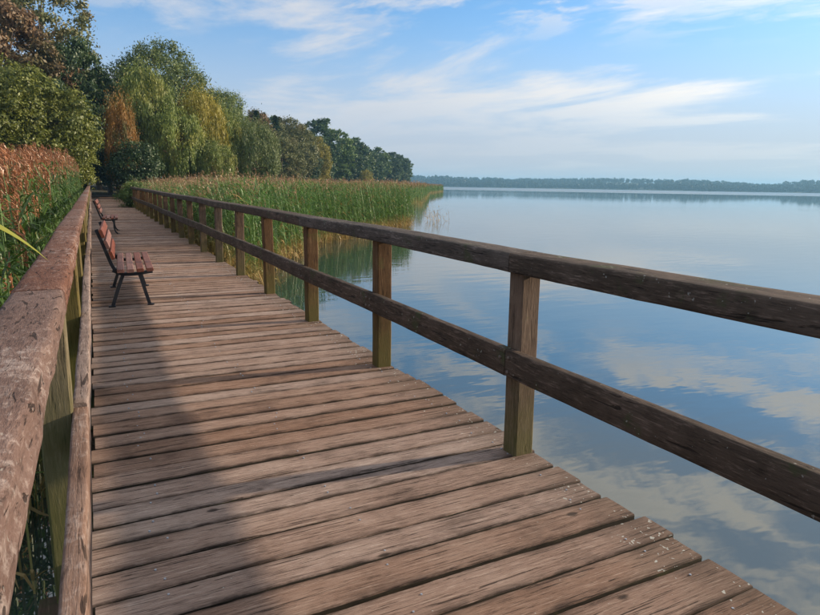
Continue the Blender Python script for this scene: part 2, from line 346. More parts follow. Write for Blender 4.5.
SHORE = [(-60, -120), (-22, -30), (-15, 0), (-10, 25), (-6, 45), (-2.5, 56), (1, 59.5), (5, 60.5), (10, 63), (17, 68), (26, 80), (42, 108), (66, 150), (98, 205), (135, 262), (156, 300), (163, 318), (158, 335), (120, 370), (20, 470), (-200, 640)]
def build_land():
    m = MB(); rows = []
    offs = [(-1.5, -1.1), (0.5, -0.55), (2.5, -0.2), (7, -0.04), (18, 0.35), (60, 2.0), (200, 4.0), (600, 6.0)]
    pts = [Vector((x, y, 0)) for x, y in SHORE]
    # resample
    rs = []
    for i in range(len(pts)-1):
        L = (pts[i+1]-pts[i]).length; k = max(1, int(L/9))
        for j in range(k): rs.append(pts[i].lerp(pts[i+1], j/k))
    rs.append(pts[-1])
    hub = Vector((-420, 260, 0))          # all inland offsets run towards the hinterland
    for p in rs:
        d = (hub-p); L = d.length; d.normalize(); row = []
        for o, z in offs:
            q = p + d*min(o, L*0.9)
            row.append((q.x, q.y, z + (0.25*nz(q.x*0.08, q.y*0.08) if o > 5 else 0.0)))
        rows.append(row)
    m.grid(rows); o = m.build('shore_land', M['soil'], smooth=True); tag(o, kind='structure')
build_land()
# trodden path that takes over from the boardwalk under the trees
def build_path():
    m = MB(); rows = []
    for i in range(14):
        y = 61.2 + i*1.5; x = 0.95 - 0.02*i*i*0.4; z = 0.04 + 0.012*i
        rows.append([(x-1.6+0.2*nz(i*.7), y, z-0.25), (x-1.2+0.2*nz(i*.6, 3), y, z), (x, y, z+0.03), (x+1.2+0.2*nz(i*.5, 7), y, z), (x+1.7, y, z-0.25)])
    m.grid(rows); tag(m.build('path', M['path'], smooth=True), kind='structure')
build_path()

def build_far_shore():
    """low wooded hills closing the lake about 1.4 km away, seen right of the headland and on beyond the frame"""
    m = MB(); rows = []; crest = []
    n = 90
    for i in range(n):
        az = R(8 + (118-8)*i/(n-1))
        dist = 1400 + 60*math.sin(i*0.31) + 35*nz(i*0.45)
        top = float(np.interp(i, [0, 10, 16.7, 22, 29, 31.6, 35.7, 38, 38.9, 40, 42, 50, 60, 75, 89], [14, 18, 17, 14, 19, 17, 14, 8, 8, 15, 21, 22, 16, 20, 15])) + 2.0*nz(i*0.8, 5.0)
        row = []
        for d, z in ((0, WATER-0.5), (12, 0.3), (140, top*0.55), (330, top), (700, top*1.0+2), (1500, top*0.6)):
            row.append(((dist+d)*math.sin(az), (dist+d)*math.cos(az), z))
        rows.append(row); crest.append((az, dist, top))
    m.grid(rows); tag(m.build('far_hills', M['hill'], smooth=True), kind='structure')
    return crest
crest = build_far_shore()

# ------------------------------------------------------------------ boardwalk deck
Y_START, Y_END = -1.2, 61.6
POST_Y0, POST_S = 2.555, 1.8385
posts_y = [POST_Y0 + POST_S*i for i in range(-2, 33)]
deck = empty('boardwalk', (1.0, 0.0, 0.0))
tag(deck, 'long weathered brown plank deck of the boardwalk over the lake', 'boardwalk')
def plank_mesh(w0, w1, nx, seed, xl, xr, wob):
    """local frame: x along the plank (world X), y 0..w; w0/w1 = widths at the left and right ends"""
    m = MB(); rows = []; th = 0.045
    for i in range(nx+1):
        t = i/nx; x = xl + (xr-xl)*t; w = w0 + (w1-w0)*t
        a = wob*(nz(x*2.1, seed*3.7, 0.3) + 0.6*nz(x*7.0, seed*1.7, 4.1) + 0.5*nz(x*23.0, seed*1.1, 2.2)); b = wob*(nz(x*2.3, seed*5.1, 9.3) + 0.6*nz(x*6.5, seed*2.9, 1.1) + 0.5*nz(x*21.0, seed*0.7, 6.2))
        lo, hi = a, w + b
        up = 0.0025*nz(x*0.9, seed*2.2, 3.0); cup = 0.002*math.sin(seed*4.0)
        e = 0.004 + 0.004*abs(nz(x*5, seed, 8.8))
        xo = 0.006*nz(seed*9.1, t*0.1) if i in (0, nx) else 0
        prof = [(lo, -th), (lo, -e-0.002+up), (lo+e*0.6, -e*0.25+up), (lo+e*2, up), (lo+0.035, up+cup*.5), ((lo+hi)/2, up+cup), (hi-0.035, up+cup*.5), (hi-e*2, up), (hi-e*0.6, -e*0.25+up), (hi, -e-0.002+up), (hi, -th)]
        rows.append([(x+xo, y, z) for y, z in prof])
    m.grid(rows, close=True, caps=True)
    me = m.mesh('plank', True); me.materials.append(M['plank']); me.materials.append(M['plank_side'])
    npf = len(rows[0]); idx = [0]*len(me.polygons)
    at_ = me.attributes.new('grime', 'FLOAT', 'POINT'); at_.data.foreach_set('value', [1, 1, 1, .6, .05, 0, .05, .6, 1, 1, 1]*len(rows))
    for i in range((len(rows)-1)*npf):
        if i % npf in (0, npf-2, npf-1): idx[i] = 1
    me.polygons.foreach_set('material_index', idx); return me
def sharp(me, ang=35):
    try: me.set_sharp_from_angle(angle=R(ang))
    except Exception: pass
    return me
pr = random.Random(5)
y = Y_START; planks = []; k = 0
shared = [sharp(plank_mesh(0.196 + 0.0*j, 0.196, 6, 100+j, -0.105, 2.105, 0.004)) for j in range(8)]
skew = 0.0
while y < Y_END:
    far = y > 11
    w = pr.uniform(0.15, 0.205) if not far else 0.196
    if not far and pr.random() < 0.12: w = pr.uniform(0.12, 0.15)
    gap = pr.choice([0.010, 0.012, 0.014, 0.018, 0.024]) if not far else 0.0135
    planks.append((y, w, gap, far)); y += w + gap
def place_plank(i, name='plank'):
    y, w, gap, far = planks[i]
    if far:
        o = obj(name, shared[pr.randrange(8)], M['plank'], deck)
        o.scale = (1, 1, 1)
    else:
        dw = pr.uniform(-0.006, 0.006)
        me = sharp(plank_mesh(w, w+dw*0.6, 64 if y < 6 else 16, i, -0.10+pr.uniform(-.012, .012), 2.10+pr.uniform(-.025, .022), 0.0055 if y < 6 else 0.004))
        o = obj(name, me, M['plank'], deck)
    o.location = (-1.0, y, pr.uniform(-0.004, 0.003))
    o.rotation_euler = (pr.uniform(-.009, .009), 0, pr.uniform(-.0018, .0018))
    return o
NP = min(300, len(planks))
for i in range(NP): place_plank(i)
if len(planks) > NP:
    m = MB()
    for i in range(NP, len(planks)):
        yy, w, gap, far = planks[i]; m.box((0.0, yy+w/2, -0.0225+pr.uniform(-.004, .003)), (2.2+pr.uniform(-.03, .03), w, 0.045))
    tag(m.build('farthest_planks', M['plank'], deck), kind='stuff')
# screw heads over the joists
m = MB()
for (yy, w, gap, far) in planks:
    if yy > 12: break
    for xj in (0.14, 0.92, 1.93):
        for q in (0.25, 0.75):
            if pr.random() < 0.42: continue
            cx, cy, r, b = xj-1.0+pr.uniform(-.035, .035), yy+w*q+pr.uniform(-.015, .015), 0.0055, len(m.v)
            for a in range(7): m.v.append((cx+r*math.cos(a*.8976), cy+r*math.sin(a*.8976), -0.006))
            for a in range(7): m.v.append((cx+r*.8*math.cos(a*.8976), cy+r*.8*math.sin(a*.8976), 0.0035))
            m.f.append(tuple(b+7+a for a in range(7)))
            for a in range(7): m.f.append((b+a, b+(a+1) % 7, b+7+(a+1) % 7, b+7+a))
tag(m.build('screw_heads', M['screw'], deck), kind='stuff')
# joists, cross beams and piles
for xj in (0.14, 0.92, 1.93):
    m = MB(); m.box((xj-1.0, (Y_START+Y_END)/2, -0.125), (0.08, Y_END-Y_START-0.1, 0.15)); m.build('joist', M['beam'], deck)
bm = MB(); bm.box((0, 0, 0), (2.5, 0.14, 0.16)); bme = bm.mesh('cross_beam')
pm = MB(); pm.tube([(0, 0, -1.2), (0, 0, -0.1)], [0.085, 0.08], 10); pme = pm.mesh('pile', True)
for py_ in posts_y:
    o = obj('cross_beam', bme, M['beam'], deck); o.location = (-0.06, py_, -0.285)
    for xp in (-0.7, 0.75):
        o = obj('pile', pme, M['post_wet'], deck); o.location = (xp, py_, -0.26)

# ------------------------------------------------------------------ railings
def rail_mesh(x0, x1, z0, z1, y0, y1, step, rnd, amp, seed, ragged=0.0, sag=None):
    """a timber of rounded rectangular section along Y with worn, wavy edges; local origin at its near end"""
    m = MB(); rows = []; n = max(2, int((y1-y0)/step))
    cx, cz, hw, hh = (x0+x1)/2, (z0+z1)/2, (x1-x0)/2, (z1-z0)/2
    base = []
    for sx, sz, a0 in ((1, -1, -90), (1, 1, 0), (-1, 1, 90), (-1, -1, 180)):
        for a in (0, 45, 90):
            t = R(a0+a); base.append((sx*(hw-rnd)+rnd*math.cos(t), sz*(hh-rnd)+rnd*math.sin(t)))
    prof = []
    for i, p in enumerate(base):
        q = base[(i+1) % len(base)]; prof.append(p)
        if math.hypot(q[0]-p[0], q[1]-p[1]) > rnd*2 and amp > 0.002:
            for s in (1/3, 2/3): prof.append((p[0]+(q[0]-p[0])*s, p[1]+(q[1]-p[1])*s))
    for i in range(n+1):
        yy = (y1-y0)*i/n; row = []
        s = sag(y0+yy) if sag else (0, 0)
        for (u, v) in prof:
            d = amp*(nz(yy*3.0+seed, u*9, v*9+seed) + 0.6*nz(yy*9+seed, u*20, v*20))
            L = math.hypot(u, v) or 1
            x, z = u*(1+d/L), v*(1+d/L)
            if ragged and u > hw-rnd*1.2:      # worn, scalloped inner edge
                w = nz(yy*2.7+seed*1.3, 0.4)*0.7 + nz(yy*6.1+seed, 5.0)*0.45 + 0.15
                x -= ragged*max(0, w)*(1.0 if v > 0 else 0.35); z -= ragged*0.35*max(0, w) if v > 0 else 0
            row.append((cx+x+s[0], yy, cz+z+s[1]))
        rows.append(row)
    m.grid(rows, close=True, caps=True)
    return sharp(m.mesh('rail', True), 50)
rr = random.Random(3)
# little height and line wander of the posts, shared by the rails that meet on them
wandR = {i: (rr.uniform(-.010, .010), rr.uniform(-.009, .009)) for i in range(-2, 40)}
wandL = {i: (rr.uniform(-.006, .006), rr.uniform(-.008, .006)) for i in range(-2, 40)}
def wander(tab):
    def f(yy):
        t = (yy-POST_Y0)/POST_S; i = math.floor(t); u = t-i
        a, b = tab.get(max(-2, min(39, i)), (0, 0)), tab.get(max(-2, min(39, i+1)), (0, 0))
        return (a[0]*(1-u)+b[0]*u, a[1]*(1-u)+b[1]*u)
    return f
fR, fL = wander(wandR), wander(wandL)

def post_mesh(w, d, h, seed, z0=0.0):
    m = MB(); rows = []; c = 0.008
    prof = [(-w/2+c, -d/2), (w/2-c, -d/2), (w/2, -d/2+c), (w/2, d/2-c), (w/2-c, d/2), (-w/2+c, d/2), (-w/2, d/2-c), (-w/2, -d/2+c)]
    for i in range(9):
        z = z0 + (h-z0)*i/8
        rows.append([(x+0.0025*nz(z*4, x*30+seed, y*30), y+0.0025*nz(z*4+7, x*30+seed, y*30), z) for x, y in prof])
    m.grid(rows, close=True, caps=True); return sharp(m.mesh('post', True), 30)

rightrail = empty('railing', (2.02, 0, 0))
tag(rightrail, 'dark mossy two-bar timber railing between the deck and the open lake', 'railing')
pmR = [post_mesh(0.122, 0.115, 1.022, j) for j in range(4)]
for i, yy in enumerate(posts_y):
    o = obj('post', pmR[i % 4], M['post'], rightrail); wd = wandR.get(i-2, (0, 0))
    o.location = (wd[0]*0.5, yy+0.055, min(0.0, wd[1])); o.rotation_euler = (rr.uniform(-.012, .012), rr.uniform(-.01, .01), rr.uniform(-.05, .05))
for i in range(0, len(posts_y)-1, 2):
    y0 = posts_y[i]+0.055; y1 = posts_y[min(i+2, len(posts_y)-1)]+0.055
    st = 0.12 if y0 < 14 else 0.6
    o = obj('top_rail', rail_mesh(-0.122, 0.072, 1.02, 1.122, y0+0.003, y1-0.003, st, 0.012, 0.0035 if y0 < 14 else 0.0, i*1.7, 0, fR), M['rail_right'], rightrail); o.location = (0, y0+0.003, rr.uniform(-.002, .003))
    o = obj('mid_rail', rail_mesh(-0.118, -0.064, 0.462, 0.608, y0+0.003, y1-0.003, st, 0.006, 0.0025 if y0 < 14 else 0.0, i*2.3+50, 0, fR), M['rail_right'], rightrail); o.location = (0, y0+0.003, rr.uniform(-.006, .006))

bm = MB(); bm.tube([(0.004, 0, 0), (-0.005, 0, 0), (-0.009, 0, 0)], [0.010, 0.010, 0.005], 8); bolt = bm.mesh('bolt', True)
for i, yy in enumerate(posts_y[1:9]):
    wd = wandR.get(i-1, (0, 0))
    for dy in (-0.035, 0.035):
        for zz in (0.50, 0.565):
            if rr.random() < 0.15: continue
            o = obj('bolt', bolt, M['iron_rust'], rightrail); o.location = (-0.119+wd[0], yy+0.055+dy+rr.uniform(-.008, .008), zz+wd[1]+rr.uniform(-.01, .01))
leftrail = empty('railing', (-0.17, 0, 0))
tag(leftrail, 'scuffed reddish timber railing with worn wavy handrail beside the orange-plumed reeds', 'railing')
pmL = [post_mesh(0.115, 0.12, 0.952, 20+j, -0.2) for j in range(4)]
for i, yy in enumerate(posts_y):
    if i == 1: continue
    o = obj('post', pmL[i % 4], M['post_wet'], leftrail)
    o.location = (-0.017, yy+0.06, 0); o.rotation_euler = (rr.uniform(-.012, .012), rr.uniform(-.01, .01), rr.uniform(-.06, .06))
for i in range(0, len(posts_y)-1, 2):
    y0 = posts_y[i]+0.06; y1 = posts_y[min(i+2, len(posts_y)-1)]+0.06
    nearp = y0 < 9
    o = obj('top_rail', rail_mesh(-0.122, 0.052, 0.95, 1.052, y0+0.003, y1-0.003, 0.03 if nearp else 0.3, 0.018, 0.0035 if nearp else 0.002, i*3.1, 0.026 if nearp else 0.02, fL), M['rail_left'], leftrail); o.location = (0, y0+0.003, 0)
for i in range(0, len(posts_y)-1, 2):
    y0 = posts_y[i]+0.06; y1 = posts_y[min(i+2, len(posts_y)-1)]+0.06
    o = obj('mid_rail', rail_mesh(0.043, 0.098, 0.455, 0.595, y0+0.004, y1-0.004, 0.05 if y0 < 9 else 0.5, 0.008, 0.005 if y0 < 9 else 0.002, i*2.9+11, 0.012, fL), M['mid_left'], leftrail); o.location = (0, y0+0.004, rr.uniform(-.012, .012))

# ------------------------------------------------------------------ benches (face +X, towards the lake)
def flat_bar(pts, th, wy):
    """cast iron bar following points in the XZ plane, th thick in the plane and wy wide along Y"""
    m = MB(); rows = []; P = [Vector((x, 0, z)) for x, z in pts]
    for i, p in enumerate(P):
        d = (P[min(i+1, len(P)-1)] - P[max(i-1, 0)]).normalized(); nrm = Vector((-d.z, 0, d.x))
        t = th[i] if isinstance(th, (list, tuple)) else th
        a, b = p + nrm*t/2, p - nrm*t/2
        rows.append([(a.x, -wy/2, a.z), (a.x, wy/2, a.z), (b.x, wy/2, b.z), (b.x, -wy/2, b.z)])
    m.grid(rows, close=True, caps=True); return m
def curve(pts, n=5):
    out = []; P = [Vector((*p, 0)) for p in pts]
    for i in range(len(P)-1):
        p0, p1, p2, p3 = P[max(i-1, 0)], P[i], P[i+1], P[min(i+2, len(P)-1)]
        for j in range(n):
            t = j/n; q = 0.5*((2*p1) + (-p0+p2)*t + (2*p0-5*p1+4*p2-p3)*t*t + (-p0+3*p1-3*p2+p3)*t**3); out.append((q.x, q.y))
    out.append((P[-1].x, P[-1].y)); return out
def make_bench(name, label, y0, L, curved):
    t = empty(name, (0.35, y0+L/2, 0.0), R(-2.0)); tag(t, label, 'bench', 'benches along the boardwalk')
    def add(nm, mb, yoff, mat):
        o = mb.build(nm, mat, t); o.location = (-0.33, yoff, 0.002); return o
    for s in (-1, 1):
        yf = s*(L/2-0.16)
        # back leg sweeping up into the backrest support
        add('back_support', flat_bar(curve([(0.235, 0.385), (0.165, 0.45), (0.115, 0.58), (0.06, 0.76), (0.012, 0.90)]), 0.036, 0.05), yf, M['iron'])
        add('seat_support', flat_bar(curve([(0.15, 0.43), (0.24, 0.385), (0.38, 0.378), (0.50, 0.392), (0.575, 0.402)]), 0.038, 0.05), yf, M['iron'])
        if curved:
            fl = curve([(0.44, 0.385), (0.475, 0.30), (0.475, 0.18), (0.505, 0.06), (0.555, 0.012)])
            bl = curve([(0.24, 0.385), (0.20, 0.28), (0.19, 0.17), (0.15, 0.06), (0.105, 0.012)])
        else:
            fl = curve([(0.43, 0.385), (0.455, 0.29), (0.49, 0.14), (0.522, 0.012)]); bl = curve([(0.26, 0.385), (0.215, 0.27), (0.165, 0.13), (0.125, 0.012)])
        lg = add('leg', flat_bar(fl, [0.05]+[0.038]*(len(fl)-1), 0.05), yf, M['iron'])
        fm = MB(); fm.box((fl[-1][0]+0.012, 0, 0.007), (0.075, 0.06, 0.014)); f = fm.build('foot', M['iron'], lg)
        lg = add('leg', flat_bar(bl, [0.05]+[0.038]*(len(bl)-1), 0.05), yf, M['iron'])
        fm = MB(); fm.box((bl[-1][0]-0.008, 0, 0.007), (0.075, 0.06, 0.014)); f = fm.build('foot', M['iron'], lg)
    def slat(nm, x, z, w, th, tilt):
        mb = MB(); rot = Matrix.Rotation(tilt, 3, 'Y'); c = 0.007
        prof = [(-w/2+c, -th/2), (w/2-c, -th/2), (w/2, -th/2+c), (w/2, th/2-c), (w/2-c, th/2), (-w/2+c, th/2), (-w/2, th/2-c), (-w/2, -th/2+c)]
        rows = []
        for yy in (-L/2, -L/2+0.006, L/2-0.006, L/2):
            k = 0.93 if abs(yy) == L/2 else 1
            rows.append([tuple(rot @ Vector((u*k, yy, v*k)) + Vector((x, 0, z))) for u, v in prof])
        mb.grid(rows, close=True, caps=True); return add(nm, mb, 0, M['slat'])
    for j in range(4): slat('seat_slat', 0.233+0.104*j, 0.428+(0.006 if j == 0 else 0.0)+0.004*j, 0.078, 0.042, R(-2))
    for j in range(3):
        u = (0.13, 0.51, 0.89)[j]
        x = 0.128 + (0.018-0.128)*u; z = 0.56 + (0.885-0.56)*u
        slat('back_slat', x+0.04, z+0.012, 0.098, 0.036, R(90-19.5+0.0))
    return t
make_bench('bench', 'bench with straight splayed iron legs and brown slats, beside the open water', 7.72, 1.82, False)
make_bench('bench', 'bench with curved iron legs and dark red slats, closer to the trees than the other', 18.85, 1.75, True)

# ------------------------------------------------------------------ reeds
class Ribbons:
    def __init__(s): s.V = []; s.F = []; s.C = []; s.n = 0
    def add(s, C, Wd, col):
        """C (n,k,3) centre lines, Wd (n,k,3) half-width vectors, col (n,k,3)"""
        n, k, _ = C.shape
        V = np.stack([C-Wd, C+Wd], 2).reshape(-1, 3)
        idx = (np.arange(n)[:, None]*k + np.arange(k-1)[None, :])*2 + s.n
        F = np.stack([idx, idx+1, idx+3, idx+2], -1).reshape(-1, 4)
        s.V.append(V); s.F.append(F); s.C.append(np.repeat(col.reshape(-1, 3), 2, 0)); s.n += len(V)
    def mesh(s, name): return mesh_np(name, np.concatenate(s.V), np.concatenate(s.F), np.concatenate(s.C))
def reeds(rb, base, H, rg, leaves=7, plume=10, lw=0.014, llen=0.5, lean=0.22, plume_col=(0.40, 0.17, 0.09), green=((0.035, 0.085, 0.018), (0.10, 0.18, 0.035)), dry=(0.34, 0.25, 0.10), plume_p=0.85, wind=(-0.7, 0.3), dry_h=0.5, plume_len=0.30, sw=0.006, pw=0.028):
    n = len(base); base = np.c_[base, np.full(n, WATER-0.15)] if base.shape[1] == 2 else base
    ph = rg.uniform(0, 2*np.pi, n); la = rg.uniform(0.1, 1.0, n)*lean
    ln = np.stack([np.cos(ph)*la + wind[0]*0.16*lean/0.22, np.sin(ph)*la + wind[1]*0.16*lean/0.22, np.zeros(n)], 1)
    green = np.array(green); dry = np.array(dry); pc = np.array(plume_col)
    def at(t): # t (n,m)
        return base[:, None, :] + np.stack([ln[:, None, 0]*t**2, ln[:, None, 1]*t**2, H[:, None]*t], -1)
    def colour(z, f):
        g = green[0] + (green[1]-green[0])*f[..., None]
        a = np.clip((z-WATER)/dry_h, 0, 1)**1.5
        return dry*(1-a)[..., None] + g*a[..., None]
    # stems
    t = np.linspace(0, 1, 4)[None, :].repeat(n, 0); C = at(t)
    a = rg.uniform(0, np.pi, n); wv = np.stack([np.cos(a), np.sin(a), 0*a], 1)[:, None, :]*np.array([sw, sw, sw*.8, sw*.4])[None, :, None]
    rb.add(C, wv, colour(C[..., 2], rg.uniform(0.4, 1, n)[:, None].repeat(4, 1)))
    # leaves
    if leaves:
        m = leaves; N = n*m
        t0 = (rg.uniform(0.12, 0.95, (n, m))); P0 = at(t0).reshape(N, 3)
        az = rg.uniform(0, 2*np.pi, N); L = llen*rg.uniform(0.6, 1.2, N)*(1.05-0.35*np.abs(t0.reshape(N)-0.55))
        ox, oy = np.cos(az)+wind[0]*0.6, np.sin(az)+wind[1]*0.6; q = np.hypot(ox, oy)+1e-6; ox /= q; oy /= q
        el = rg.uniform(0.5, 1.25, N); dr = rg.uniform(0.3, 1.5, N)
        s_ = np.array([0, 0.35, 0.7, 1.0])
        cx = np.cos(el)[:, None]*s_; cz = np.sin(el)[:, None]*s_ - dr[:, None]*s_**2*0.75
        C = P0[:, None, :] + np.stack([ox[:, None]*cx*L[:, None], oy[:, None]*cx*L[:, None], cz*L[:, None]], -1)
        C[..., 2] = np.maximum(C[..., 2], WATER+0.01)
        tw = rg.uniform(-0.6, 0.6, N)
        wd = np.stack([-oy*np.cos(tw), ox*np.cos(tw), np.sin(tw)], 1)[:, None, :]*(lw*np.array([0.55, 1.0, 0.75, 0.06]))[None, :, None]*rg.uniform(0.7, 1.25, N)[:, None, None]
        f = rg.uniform(0, 1, N)[:, None].repeat(4, 1)*0.8 + 0.2*s_
        col = colour(P0[:, None, 2].repeat(4, 1), f)
        old = rg.random(N) < 0.06; col[old] = dry*rg.uniform(.7, 1.1)
        rb.add(C, wd, col)
    if plume:
        has = rg.random(n) < plume_p; ii = np.where(has)[0]; k = len(ii)
        if k:
            m = plume; tip = at(np.ones((n, 1)))[ii, 0]; N = k*m
            hh = rg.uniform(-0.55, 0.35, (k, m)); P0 = (tip[:, None, :] + np.stack([np.zeros((k, m)), np.zeros((k, m)), hh*plume_len], -1)).reshape(N, 3)
            az = rg.uniform(0, 2*np.pi, N); ox = np.cos(az)*0.7+wind[0]; oy = np.sin(az)*0.7+wind[1]
            L = plume_len*rg.uniform(0.35, 0.8, N); s_ = np.array([0, 0.5, 1.0])
            sp = rg.uniform(0.15, 0.62, N)[:, None]
            C = P0[:, None, :] + np.stack([ox[:, None]*sp*s_*L[:, None], oy[:, None]*sp*s_*L[:, None], (0.75*s_-0.55*s_**2)[None, :]*L[:, None]], -1)
            a = rg.uniform(0, np.pi, N); wd = np.stack([np.cos(a), np.sin(a), rg.uniform(-.4, .4, N)], 1)[:, None, :]*(pw*plume_len*np.array([0.6, 1.0, 0.25]))[None, :, None]
            tone = np.repeat(rg.uniform(0.65, 1.2, (k, 1)), m, 0)*np.ones((1, 3))
            rb.add(C, wd, np.clip(pc*tone[:, None, :1].repeat(3, 1), 0, 1))
def inside(poly, P):
    c = np.zeros(len(P), bool); j = len(poly)-1
    for i in range(len(poly)):
        (xi, yi), (xj, yj) = poly[i], poly[j]
        with np.errstate(divide='ignore', invalid='ignore'):
            c ^= ((yi > P[:, 1]) != (yj > P[:, 1])) & (P[:, 0] < (xj-xi)*(P[:, 1]-yi)/(yj-yi+1e-12)+xi)
        j = i
    return c
def scatter(poly, dens, rg):
    p = np.array(poly); lo, hi = p.min(0), p.max(0); n = int((hi-lo).prod()*dens)
    P = rg.uniform(lo, hi, (n, 2)); return P[inside(poly, P)]

rg = np.random.default_rng(21)
rb = Ribbons()
LG = ((0.024, 0.072, 0.015), (0.105, 0.19, 0.036)); OR = (0.35, 0.148, 0.066)
def hleft(P, add=0.0): return np.clip(1.72 + 0.036*P[:, 1] + add, 0, 2.75) - 0.4*np.clip(1.3-P[:, 1]/9, 0, 1) + np.clip(rg.normal(0, 0.24, len(P)), -0.6, 0.38) + 0.15
def hr(P, h, s): return h*(1 + 0.035*np.sin(P[:, 0]*0.9+P[:, 1]*0.37) + 0.03*np.sin(P[:, 1]*1.3+1)) + np.clip(rg.normal(0, s, len(P)), -0.4, 0.3) + 0.15
def hvar(P, h, s): return h*(1 + 0.10*np.sin(P[:, 0]*0.9+P[:, 1]*0.37) + 0.06*np.sin(P[:, 1]*1.3+1)) + rg.normal(0, s, len(P))
P = scatter([(-0.62, 3.4), (-0.62, 16), (-3.4, 16), (-3.4, 3.4)], 42, rg)
reeds(rb, P, hleft(P), rg, 11, 44, 0.013, 0.55, 0.22, OR, LG, wind=(-0.6, 0.25), plume_p=0.85, plume_len=0.36, pw=0.017)
P = scatter([(-0.60, 16), (-0.60, 58), (-2.6, 58), (-2.9, 16)], 30, rg)
reeds(rb, P, hleft(P), rg, 8, 18, 0.016, 0.5, 0.20, OR, LG, wind=(-0.6, 0.25), plume_p=0.9, plume_len=0.38, pw=0.022)
P = scatter([(-3.0, 3), (-2.7, 16), (-2.6, 56), (-4.5, 54), (-9, 28), (-11, 6)], 13, rg)
reeds(rb, P, hleft(P, 0.1), rg, 4, 20, 0.017, 0.5, 0.20, OR, LG, wind=(-0.6, 0.25), plume_p=0.95, plume_len=0.42)
P = scatter([(-0.42, 1.0), (-0.5, 3.2), (-2.6, 3.2), (-2.4, 0.2)], 1.2, rg)
reeds(rb, P, rg.uniform(0.5, 1.3, len(P)), rg, 5, 0, 0.011, 0.45, 0.3, OR, LG)
P = scatter([(-0.40, 3.2), (-0.40, 40), (-0.66, 40), (-0.74, 3.2)], 26, rg)     # low leafy fringe against the railing
reeds(rb, P, rg.uniform(0.8, 1.65, len(P)), rg, 8, 0, 0.012, 0.45, 0.16, OR, LG)
o = obj('reed_bed', rb.mesh('reed_bed'), M['reed']); tag(o, 'dense reed bed with orange-brown plumes beside the scuffed railing', 'reeds', kind='stuff')

rb = Ribbons()
RG = ((0.036, 0.100, 0.020), (0.135, 0.25, 0.052)); TAN = (0.36, 0.215, 0.115); DRY = (0.44, 0.29, 0.10)
front = [(2.75, 10.9), (3.6, 14.2), (7.4, 20.8), (11.8, 25.8), (15.2, 29.4), (16.6, 33.0), (18.0, 38), (20.6, 45)]
back1 = [(16.0, 44), (13.2, 37), (11.6, 33.6), (8.2, 29.6), (3.6, 24.6), (2.75, 20)]
P = scatter(front+back1, 34, rg)
reeds(rb, P, hr(P, 1.98, 0.15), rg, 13, 9, 0.0125, 0.52, 0.30, TAN, RG, DRY, plume_p=0.32, wind=(-0.8, 0.1), dry_h=0.55, plume_len=0.26)
P = scatter(front+back1, 16, rg)                                              # dry yellow undergrowth of broken stems
reeds(rb, P, rg.uniform(0.3, 0.75, len(P)), rg, 5, 0, 0.012, 0.36, 0.35, TAN, ((0.30, 0.22, 0.08), (0.40, 0.30, 0.11)), (0.42, 0.27, 0.10))
P = scatter([(2.5, 13), (2.5, 58), (4.4, 58), (4.4, 17)], 30, rg)             # along the railing
reeds(rb, P, hr(P, 1.80, 0.16), rg, 11, 8, 0.012, 0.46, 0.30, TAN, RG, DRY, plume_p=0.5, dry_h=1.0, plume_len=0.26)
P = scatter([(4.0, 20), (4.0, 58), (12, 62), (26, 78), (23, 52), (16, 42), (8, 29)], 9, rg)
reeds(rb, P, hr(P, 2.08, 0.15), rg, 4, 9, 0.02, 0.5, 0.22, TAN, RG, DRY, plume_p=0.9, plume_len=0.32, pw=0.04)
P = scatter([(21, 45), (26, 78), (45, 110), (70, 150), (82, 150), (52, 96), (32, 60)], 3.2, rg)
reeds(rb, P, hr(P, 2.2, 0.16), rg, 3, 9, 0.03, 0.6, 0.22, TAN, RG, DRY, plume_p=0.95, plume_len=0.42, sw=0.012, pw=0.05)
P = scatter([(70, 150), (100, 205), (137, 262), (155, 288), (160, 286), (146, 256), (118, 205), (92, 165), (82, 150)], 1.3, rg)
reeds(rb, P, hr(P, 2.3, 0.2), rg, 3, 8, 0.06, 0.9, 0.22, TAN, RG, DRY, plume_p=0.95, plume_len=0.5, sw=0.03, pw=0.07)
P = scatter([(16.5, 29.6), (19.5, 33), (19.2, 36), (17.2, 32)], 4, rg)         # loose stems off the tip
reeds(rb, P, rg.uniform(0.6, 1.2, len(P)), rg, 3, 0, 0.012, 0.4, 0.35, TAN, ((0.30, 0.22, 0.08), (0.40, 0.30, 0.11)), DRY)
o = obj('reed_bed', rb.mesh('reed_bed'), M['reed']); tag(o, 'green reed bed with yellow foot standing out into the lake', 'reeds', kind='stuff')

